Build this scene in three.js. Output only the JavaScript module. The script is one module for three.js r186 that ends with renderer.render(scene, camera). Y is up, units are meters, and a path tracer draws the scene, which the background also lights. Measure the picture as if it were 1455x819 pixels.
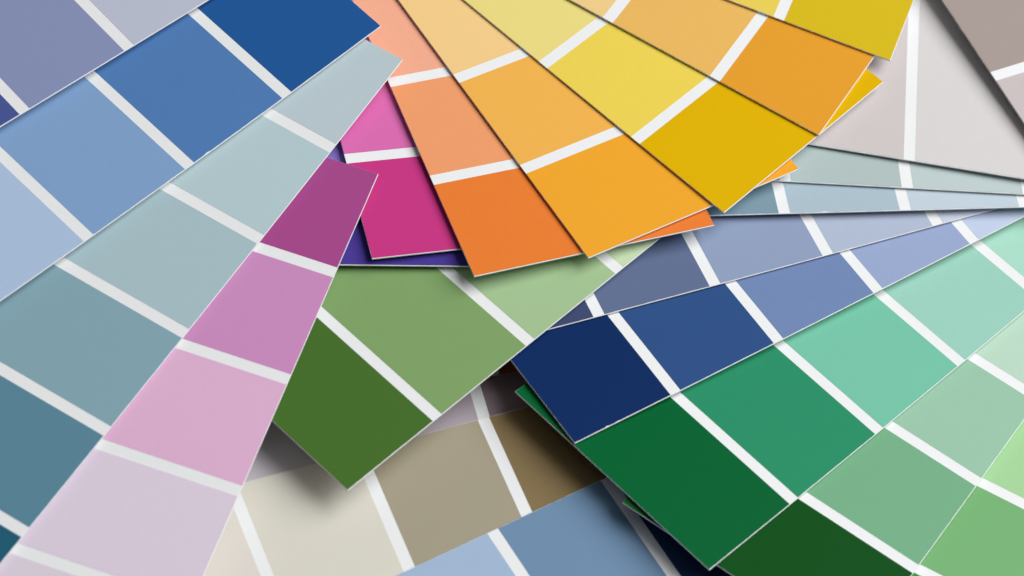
import * as THREE from 'three';
import { RectAreaLightUniformsLib } from 'three/addons/lights/RectAreaLightUniformsLib.js';

// ---------------------------------------------------------------- camera, light, exposure
RectAreaLightUniformsLib.init();
const scene = new THREE.Scene();
scene.background = new THREE.Color(0.012, 0.012, 0.013);

const EL = 0.938983, ROLL = 0.252696, DIST = 0.59730;
const camera = new THREE.PerspectiveCamera(10.6298, 1455 / 819, 0.05, 10);
{
  const up = new THREE.Vector3(-Math.sin(ROLL), Math.cos(ROLL) * Math.cos(EL), -Math.cos(ROLL) * Math.sin(EL));
  camera.position.set(0, Math.sin(EL) * DIST, Math.cos(EL) * DIST);
  camera.up.copy(up);
  camera.lookAt(0, 0, 0);
  camera.focus = 0.6;
  camera.userData.fStop = 22;
}

function softbox(pos, target, w, h, intensity, color) {
  const l = new THREE.RectAreaLight(color, intensity, w, h);
  l.position.set(...pos);
  l.lookAt(...target);
  l.castShadow = true;
  scene.add(l);
  return l;
}
// key: a studio softbox behind the table to the right; a weak broad ceiling bounce
softbox([0.96, 1.30, -0.51], [0, 0, 0], 1.5, 1.5, 5.85, new THREE.Color(1.0, 1.0, 1.0));
softbox([-0.2, 1.9, 0.2], [0, 0, 0], 1.6, 1.6, 0.42, new THREE.Color(1.0, 1.0, 1.0));

const renderer = new THREE.WebGLRenderer({ antialias: true });
renderer.setSize(1024, 576);
renderer.toneMapping = THREE.LinearToneMapping;
renderer.toneMappingExposure = 1;
renderer.shadowMap.enabled = true;

// ---------------------------------------------------------------- helpers
let seed = 7;
function rnd() { seed |= 0; seed = (seed + 0x6d2b79f5) | 0; let t = Math.imul(seed ^ (seed >>> 15), 1 | seed); t = (t + Math.imul(t ^ (t >>> 7), 61 | t)) ^ t; return ((t ^ (t >>> 14)) >>> 0) / 4294967296; }

function noiseTexture(size, octaves, lo, hi, srgb) {
  const v = new Float32Array(size * size);
  for (const [cells, amp] of octaves) {
    const g = new Float32Array(cells * cells).map(() => rnd() * 2 - 1);
    for (let y = 0; y < size; y++) for (let x = 0; x < size; x++) {
      const fx = x / size * cells, fy = y / size * cells;
      const x0 = Math.floor(fx), y0 = Math.floor(fy);
      let tx = fx - x0, ty = fy - y0; tx = tx * tx * (3 - 2 * tx); ty = ty * ty * (3 - 2 * ty);
      const a = g[(y0 % cells) * cells + x0 % cells], b = g[(y0 % cells) * cells + (x0 + 1) % cells];
      const c = g[((y0 + 1) % cells) * cells + x0 % cells], d = g[((y0 + 1) % cells) * cells + (x0 + 1) % cells];
      v[y * size + x] += amp * ((a * (1 - tx) + b * tx) * (1 - ty) + (c * (1 - tx) + d * tx) * ty);
    }
  }
  const data = new Uint8Array(size * size * 4);
  for (let i = 0; i < v.length; i++) {
    const k = Math.max(0, Math.min(255, Math.round(255 * (lo + (hi - lo) * (0.5 + 0.5 * v[i])))));
    data[4 * i] = data[4 * i + 1] = data[4 * i + 2] = k; data[4 * i + 3] = 255;
  }
  const t = new THREE.DataTexture(data, size, size);
  t.wrapS = t.wrapT = THREE.RepeatWrapping;
  t.magFilter = THREE.LinearFilter; t.minFilter = THREE.LinearMipmapLinearFilter; t.generateMipmaps = true;
  if (srgb) t.colorSpace = THREE.SRGBColorSpace;
  t.needsUpdate = true;
  return t;
}
// uv are in metres; one tile of the grain covers 40 mm
const grainBump = noiseTexture(512, [[256, 0.45], [128, 0.35], [32, 0.2]], 0, 1);
grainBump.repeat.set(25, 25);
const inkMottle = noiseTexture(512, [[256, 0.35], [96, 0.4], [24, 0.2], [6, 0.05]], 0.985, 1.0, true);
inkMottle.repeat.set(19, 19);

const paperMat = new THREE.MeshStandardMaterial({ color: new THREE.Color(0.86, 0.875, 0.88), roughness: 0.75, map: inkMottle, bumpMap: grainBump, bumpScale: 0.000004 });
const inkCache = new Map();
function ink([r, g, b]) {
  const key = `${r},${g},${b}`;
  if (!inkCache.has(key)) {
    inkCache.set(key, new THREE.MeshPhysicalMaterial({
      color: new THREE.Color().setRGB(r / 255, g / 255, b / 255, THREE.SRGBColorSpace),
      roughness: 0.36, map: inkMottle, bumpMap: grainBump, bumpScale: 0.000003, specularIntensity: 0.08,
    }));
  }
  return inkCache.get(key);
}

// ---------------------------------------------------------------- table under the strips
{
  const g = new THREE.BoxGeometry(0.9, 0.02, 0.9);
  const m = new THREE.Mesh(g, new THREE.MeshStandardMaterial({ color: new THREE.Color(0.72, 0.72, 0.71), roughness: 0.7 }));
  m.name = 'table_top'; m.position.set(0.02, -0.0102, 0); m.receiveShadow = true; m.castShadow = true;
  m.userData.kind = 'structure'; m.userData.label = 'white table top hidden under the swatch strips'; m.userData.category = 'table';
  scene.add(m);
}

// ---------------------------------------------------------------- swatch strips
const MM = 0.001, WIDTH = 50, TIP = 22.570, CHIP = 22.458, GAP = 2.331, THICK = 0.3, INK = 0.03;

// a sheet with top and bottom and rim that follows the strip's gentle bend; long edges are cut by `edge(v, side)`
function sheet(u0, u1, v0, v1, zTop, zBot, bend, nv, edge, cut = null) {
  const pos = [], uv = [], idx = [], us = [0, (cut ? cut[0] : 0.5) / (u1 - u0), 0.5, 1 - (cut ? cut[1] : 0.5) / (u1 - u0), 1];
  const ring = (z0) => {
    const start = pos.length / 3;
    for (let j = 0; j <= nv; j++) {
      const v = cut ? (j === 0 ? v0 : j === nv ? v1 : v0 + cut[2] + (v1 - v0 - 2 * cut[2]) * (j - 1) / (nv - 2)) : v0 + (v1 - v0) * j / nv;
      const a = u0 + (edge ? edge(v, 0) : 0), b = u1 - (edge ? edge(v, 1) : 0);
      for (const s of us) {
        const u = a + (b - a) * s;
        const drop = cut && z0 === zTop ? Math.max(s === 0 ? cut[0] : 0, s === 1 ? cut[1] : 0, j === 0 || j === nv ? cut[2] : 0) : 0;   // pressed, slightly rounded cut edge
        pos.push(v * MM, (z0 - drop + bend(u, v)) * MM, -u * MM); uv.push(v * MM, u * MM);
      }
    }
    return start;
  };
  const K = us.length, top = ring(zTop), bot = ring(zBot);
  const quad = (a, b, c, d) => idx.push(a, b, c, a, c, d);
  for (let j = 0; j < nv; j++) for (let k = 0; k < K - 1; k++) {
    const a = top + j * K + k, e = bot + j * K + k;
    quad(a, a + K, a + K + 1, a + 1);
    quad(e, e + 1, e + K + 1, e + K);
  }
  // rim with its own vertices, so that the cut edge stays crisp
  const rim = (list) => {
    for (let i = 0; i < list.length - 1; i++) {
      const n = pos.length / 3;
      for (const q of [list[i], list[i + 1]]) for (const s of [top, bot]) {
        const w = (s + q) * 3; pos.push(pos[w], pos[w + 1], pos[w + 2]); uv.push(uv[(s + q) * 2], uv[(s + q) * 2 + 1] + (s === bot ? THICK * MM : 0));
      }
      quad(n, n + 1, n + 3, n + 2);
    }
  };
  const col = (k) => Array.from({ length: nv + 1 }, (_, j) => j * K + k);
  const row = (j) => Array.from({ length: K }, (_, k) => j * K + k);
  rim(col(0)); rim(col(K - 1).reverse()); rim(row(nv)); rim(row(0).reverse());
  const g = new THREE.BufferGeometry();
  g.setAttribute('position', new THREE.Float32BufferAttribute(pos, 3));
  g.setAttribute('uv', new THREE.Float32BufferAttribute(uv, 2));
  g.setIndex(idx);
  g.computeVertexNormals();
  return g;
}

let made = 0;
// pose: x, y on the table (mm, y away from the viewer), turn (deg), height of the tip (mm), slope along, slope across, extra tip length, bend
function strip(pose, label, group, chips, opts = {}) {
  const [x, y, turn, h, a, b, dTip, c] = pose;
  const bend = (u, v) => a * v + b * u + c * v * (v - 170) * MM;
  const o = new THREE.Group();
  o.name = made ? `swatch_strip_${String(made).padStart(3, '0')}` : 'swatch_strip';
  made++;
  o.userData = { label, category: 'swatch strip', group };
  o.position.set(x * MM, h * MM, -y * MM);
  o.rotation.y = THREE.MathUtils.degToRad(turn);
  scene.add(o);
  const n = chips.length, tip = TIP + dTip, len = opts.length ?? tip + (n - 1) * (CHIP + GAP);
  const cut = opts.cut ?? [0.1, 0.03, 0.03];   // how far the near, far and end edges are rolled over by the trimming blade
  const card = new THREE.Mesh(sheet(0, WIDTH, 0, len, 0, -THICK, bend, 38, null, cut), paperMat);
  card.name = 'paper_card'; card.castShadow = card.receiveShadow = true;
  o.add(card);
  const phase = [rnd() * 6, rnd() * 6, rnd() * 6];
  const edge = (v, side) => {
    let e = cut[side] + 0.004 + 0.010 * Math.sin(v * 0.9 + phase[side]) + 0.008 * Math.sin(v * 2.7 + phase[2] + side * 2);
    for (const [nv, ns, depth, half] of opts.nicks ?? []) if (ns === side) { const t = Math.abs(v - nv) / half; if (t < 1) e += depth * (1 - t * t); }
    return e;
  };
  chips.forEach((rgb, i) => {
    if (!rgb) return;
    let v0 = i ? tip + (i - 1) * (CHIP + GAP) + GAP : cut[2] + 0.01, v1 = i ? v0 + CHIP : tip;
    v1 = Math.min(v1, len - cut[2] - 0.01);
    if (v1 <= v0) return;
    const m = new THREE.Mesh(sheet(0, WIDTH, v0, v1, INK, 0.004, bend, 48, edge), ink(rgb));
    m.name = i ? `color_chip_${String(i).padStart(3, '0')}` : 'color_chip';
    m.castShadow = m.receiveShadow = true;
    o.add(m);
  });
  return o;
}

const neutral = 'taupe and beige strips spread underneath', cool = 'fan of blue and green strips on the right', warm = 'fan of pink, orange and yellow strips at the top', left = 'fan of lavender, blue, teal and pink strips on the left';

// bottom layer
strip([20.08, -4.20, 198.00, 0.43, 0, 0, 0, 0], 'brown strip barely showing in the gap between the leaf green and navy strips', neutral,
  [[150, 88, 45], [170, 120, 80], [190, 150, 120], [205, 175, 150], [215, 195, 178]]);
strip([18.17, -12.70, 206.76, 0.906, 0.0000, -0.0000, -0.00, 0.0011], 'mauve grey strip peeking out above the beige strip below the leaf green tip', neutral,
  [[134, 118, 122], [182, 172, 180], [206, 200, 206], [216, 212, 216], [224, 220, 224]]);
strip([20.53, -19.05, 214.06, 2.303, -0.0006, -0.0095, 0.00, 0.0323], 'beige and khaki strip with dark brown end chip at the bottom centre', neutral,
  [[136, 117, 82], [167, 159, 137], [220, 217, 204], [223, 217, 209], [230, 226, 220], [235, 232, 228]]);
strip([42.68, -22.36, 223.64, 2.987, -0.0032, -0.0088, -0.00, 0.0359], 'dusty blue strip at the bottom edge beside the beige strip', neutral,
  [[38, 60, 102], [114, 145, 176], [165, 188, 215], [190, 205, 222], [210, 220, 232], [222, 228, 236]]);

// cool fan
strip([112.43, -74.33, 74.93, 6.543, -0.0151, -0.0007, -0.04, 0.3396], 'bright leaf green strip in the bottom right corner', cool,
  [[50, 146, 62], [120, 178, 118], [166, 212, 156], [195, 226, 185], [212, 232, 206], [222, 238, 218], [232, 242, 228]]);
strip([75.47, -65.29, 67.55, 7.529, -0.0136, 0.0017, -0.20, 0.2347], 'sage green strip with very dark green end chip, under the emerald strip', cool,
  [[13, 79, 25], [119, 176, 136], [154, 197, 170], [186, 217, 196], [205, 227, 212], [218, 233, 222], [228, 238, 230]]);
strip([47.10, -56.14, 56.64, 8.609, -0.0057, -0.0126, -0.11, 0.3069], 'emerald to mint strip with deep green end chip under the navy strip', cool,
  [[3, 99, 51], [44, 144, 104], [119, 196, 168], [156, 208, 190], [170, 220, 200], [195, 230, 215], [215, 238, 226]]);
strip([18.30, -37.17, 46.16, 8.994, -0.0010, -0.0067, -0.28, 0.1397], 'navy to periwinkle strip pointing at the leaf green strip', cool,
  [[14, 45, 97], [48, 82, 136], [114, 137, 181], [153, 169, 206], [194, 206, 231], [212, 220, 238], [224, 230, 242]], { nicks: [[7.5, 0, 0.15, 0.45], [10, 0, 0.08, 0.4]] });
strip([-2.08, -21.39, 34.95, 9.441, 0.0002, -0.0039, -0.08, 0.1256], 'slate blue grey strip just above the navy strip', cool,
  [[64, 76, 112], [98, 113, 146], [145, 160, 190], [176, 188, 210], [200, 208, 225], [212, 218, 232], [222, 227, 238]]);
strip([25.58, 18.42, 19.81, 10.209, 0.0036, -0.0082, 0.01, 0.0148], 'grey blue strip showing narrowly between the slate and pale sage strips', cool,
  [[126, 153, 167], [172, 192, 204], [194, 209, 219], [208, 220, 228], [218, 226, 232], [226, 232, 238]], { nicks: [[32, 0, 0.22, 0.6], [24, 0, 0.12, 1.2]] });
strip([23.75, 28.07, 14.19, 10.751, 0.0047, -0.0061, -0.02, -0.0004], 'pale sage grey strip below the pale mauve strip on the right', cool,
  [[150, 172, 172], [177, 193, 192], [190, 205, 205], [208, 220, 220], [220, 228, 228], [228, 234, 234]]);
strip([21.86, 40.96, 6.07, 11.121, 0.0139, 0.0027, -0.03, -0.0455], 'pale mauve white strip with a vertical white bar at upper right', cool,
  [[190, 178, 180], [208, 200, 199], [217, 213, 212], [228, 224, 224], [234, 230, 230], [238, 236, 236]]);

// leaf green strip across the middle
strip([-19.42, -59.08, 57.98, 8.820, 0.0295, -0.0103, -0.77, 0.0240], 'leaf green strip pointing down in the centre, darkest chip at its tip', 'single strips between the fans',
  [[73, 113, 47], [131, 166, 107], [167, 198, 150], [200, 222, 181], [214, 230, 200], [224, 236, 214]]);

// warm fan
strip([0.66, -3.09, 106.54, 11.491, -0.0075, -0.0124, -1.50, -0.0369], 'indigo violet strip, thin sliver under the magenta strip', warm,
  [[76, 60, 150], [142, 124, 205], [180, 168, 222], [205, 196, 232], [218, 212, 238], [228, 224, 242], [236, 232, 245]], { cut: [0.03, 0.03, 0.1] });
strip([18.29, 10.78, 115.67, 12.362, -0.0069, 0.0077, 0.13, 0.0128], 'magenta pink strip to the left of the orange strip', warm,
  [[201, 58, 133], [219, 110, 178], [232, 160, 205], [238, 190, 220], [242, 210, 230], [245, 222, 236], [247, 232, 241]], { cut: [0.03, 0.03, 0.1] });
strip([34.76, 17.11, 122.56, 12.959, -0.0044, 0.0196, -0.29, 0.0506], 'deep orange to peach strip between the magenta and amber strips', warm,
  [[236, 128, 53], [241, 160, 109], [243, 174, 144], [247, 195, 172], [248, 212, 195], [249, 224, 212], [250, 233, 224]], { cut: [0.03, 0.03, 0.1] });
strip([48.66, 35.56, 133.86, 13.462, -0.0007, 0.0144, -0.25, 0.0500], 'amber orange strip between deep orange and mustard yellow strips', warm,
  [[242, 169, 48], [243, 181, 83], [245, 206, 140], [245, 218, 170], [247, 228, 192], [248, 234, 206], [249, 240, 220]], { cut: [0.03, 0.03, 0.1] });
strip([61.95, 62.28, 148.73, 14.453, 0.0030, -0.0004, -0.48, 0.0734], 'mustard yellow strip whose sharp corner points down at slate strip', warm,
  [[225, 179, 3], [238, 212, 86], [236, 220, 132], [240, 228, 165], [244, 235, 190], [246, 240, 206], [248, 244, 220]], { cut: [0.03, 0.03, 0.1] });
strip([67.15, 91.37, 161.34, 14.939, 0.0037, 0.0016, 0.00, 0.0685], 'golden orange strip lying over the mustard yellow strip', warm,
  [[230, 159, 48], [235, 185, 98], [241, 206, 140], [244, 218, 168], [246, 228, 190], [248, 235, 206], [249, 240, 220]], { cut: [0.03, 0.03, 0.1] });
strip([69.80, 116.76, 171.54, 15.452, 0.0037, 0.0023, 0.32, 0.0643], 'greenish yellow strip at the top edge, uppermost of the warm fan', warm,
  [[215, 186, 32], [234, 207, 90], [240, 220, 130], [244, 230, 165], [246, 236, 188], [248, 241, 206], [249, 245, 220]], { cut: [0.03, 0.03, 0.1] });

// taupe strip in the top right corner
strip([137.64, 82.73, 128.15, 13.862, 0.0172, 0.0089, 0.03, -0.1103], 'taupe grey strip in the top right corner casting a dark shadow', 'single strips between the fans',
  [[200, 190, 190], [167, 153, 147], [150, 134, 128], [130, 114, 108], [112, 98, 92]]);

// left fan
strip([-79.84, 13.12, 264.00, 12.160, -0.0528, 0.0391, 0.03, 0.1702], 'plum to pale pink strip beneath the teal strip', left,
  [[172, 77, 144], [208, 145, 196], [228, 181, 214], [225, 211, 227], [224, 213, 226], [230, 222, 232], [236, 230, 238]], { cut: [0.03, 0.1, 0.06] });
strip([-79.07, 50.36, 251.20, 15.957, -0.0684, 0.0247, 1.21, 0.2171], 'grey teal strip, palest at its upper tip, under the blue strip', left,
  [[190, 207, 213], [186, 208, 213], [172, 197, 204], [136, 171, 183], [94, 138, 158], [38, 96, 120], [25, 70, 92]], { cut: [0.03, 0.1, 0.06] });
strip([-79.49, 67.38, 236.82, 17.693, -0.0546, 0.0173, 0.97, 0.3280], 'royal blue to pale blue strip, darkest at its upper tip', left,
  [[37, 91, 157], [84, 129, 186], [132, 166, 208], [176, 198, 227], [200, 214, 234], [214, 224, 240], [226, 233, 245]], { nicks: [[73.5, 1, 0.2, 0.5], [45, 1, 0.15, 0.7]], cut: [0.03, 0.1, 0.06] });
strip([-94.57, 89.48, 233.68, 18.584, -0.0605, 0.0170, -0.09, 0.0724], 'lavender strip in the top left corner above the blue strip', left,
  [[215, 216, 226], [191, 196, 213], [140, 150, 188], [76, 90, 152], [60, 62, 128], [48, 48, 108], [40, 38, 92]], { cut: [0.03, 0.1, 0.06] });

renderer.render(scene, camera);
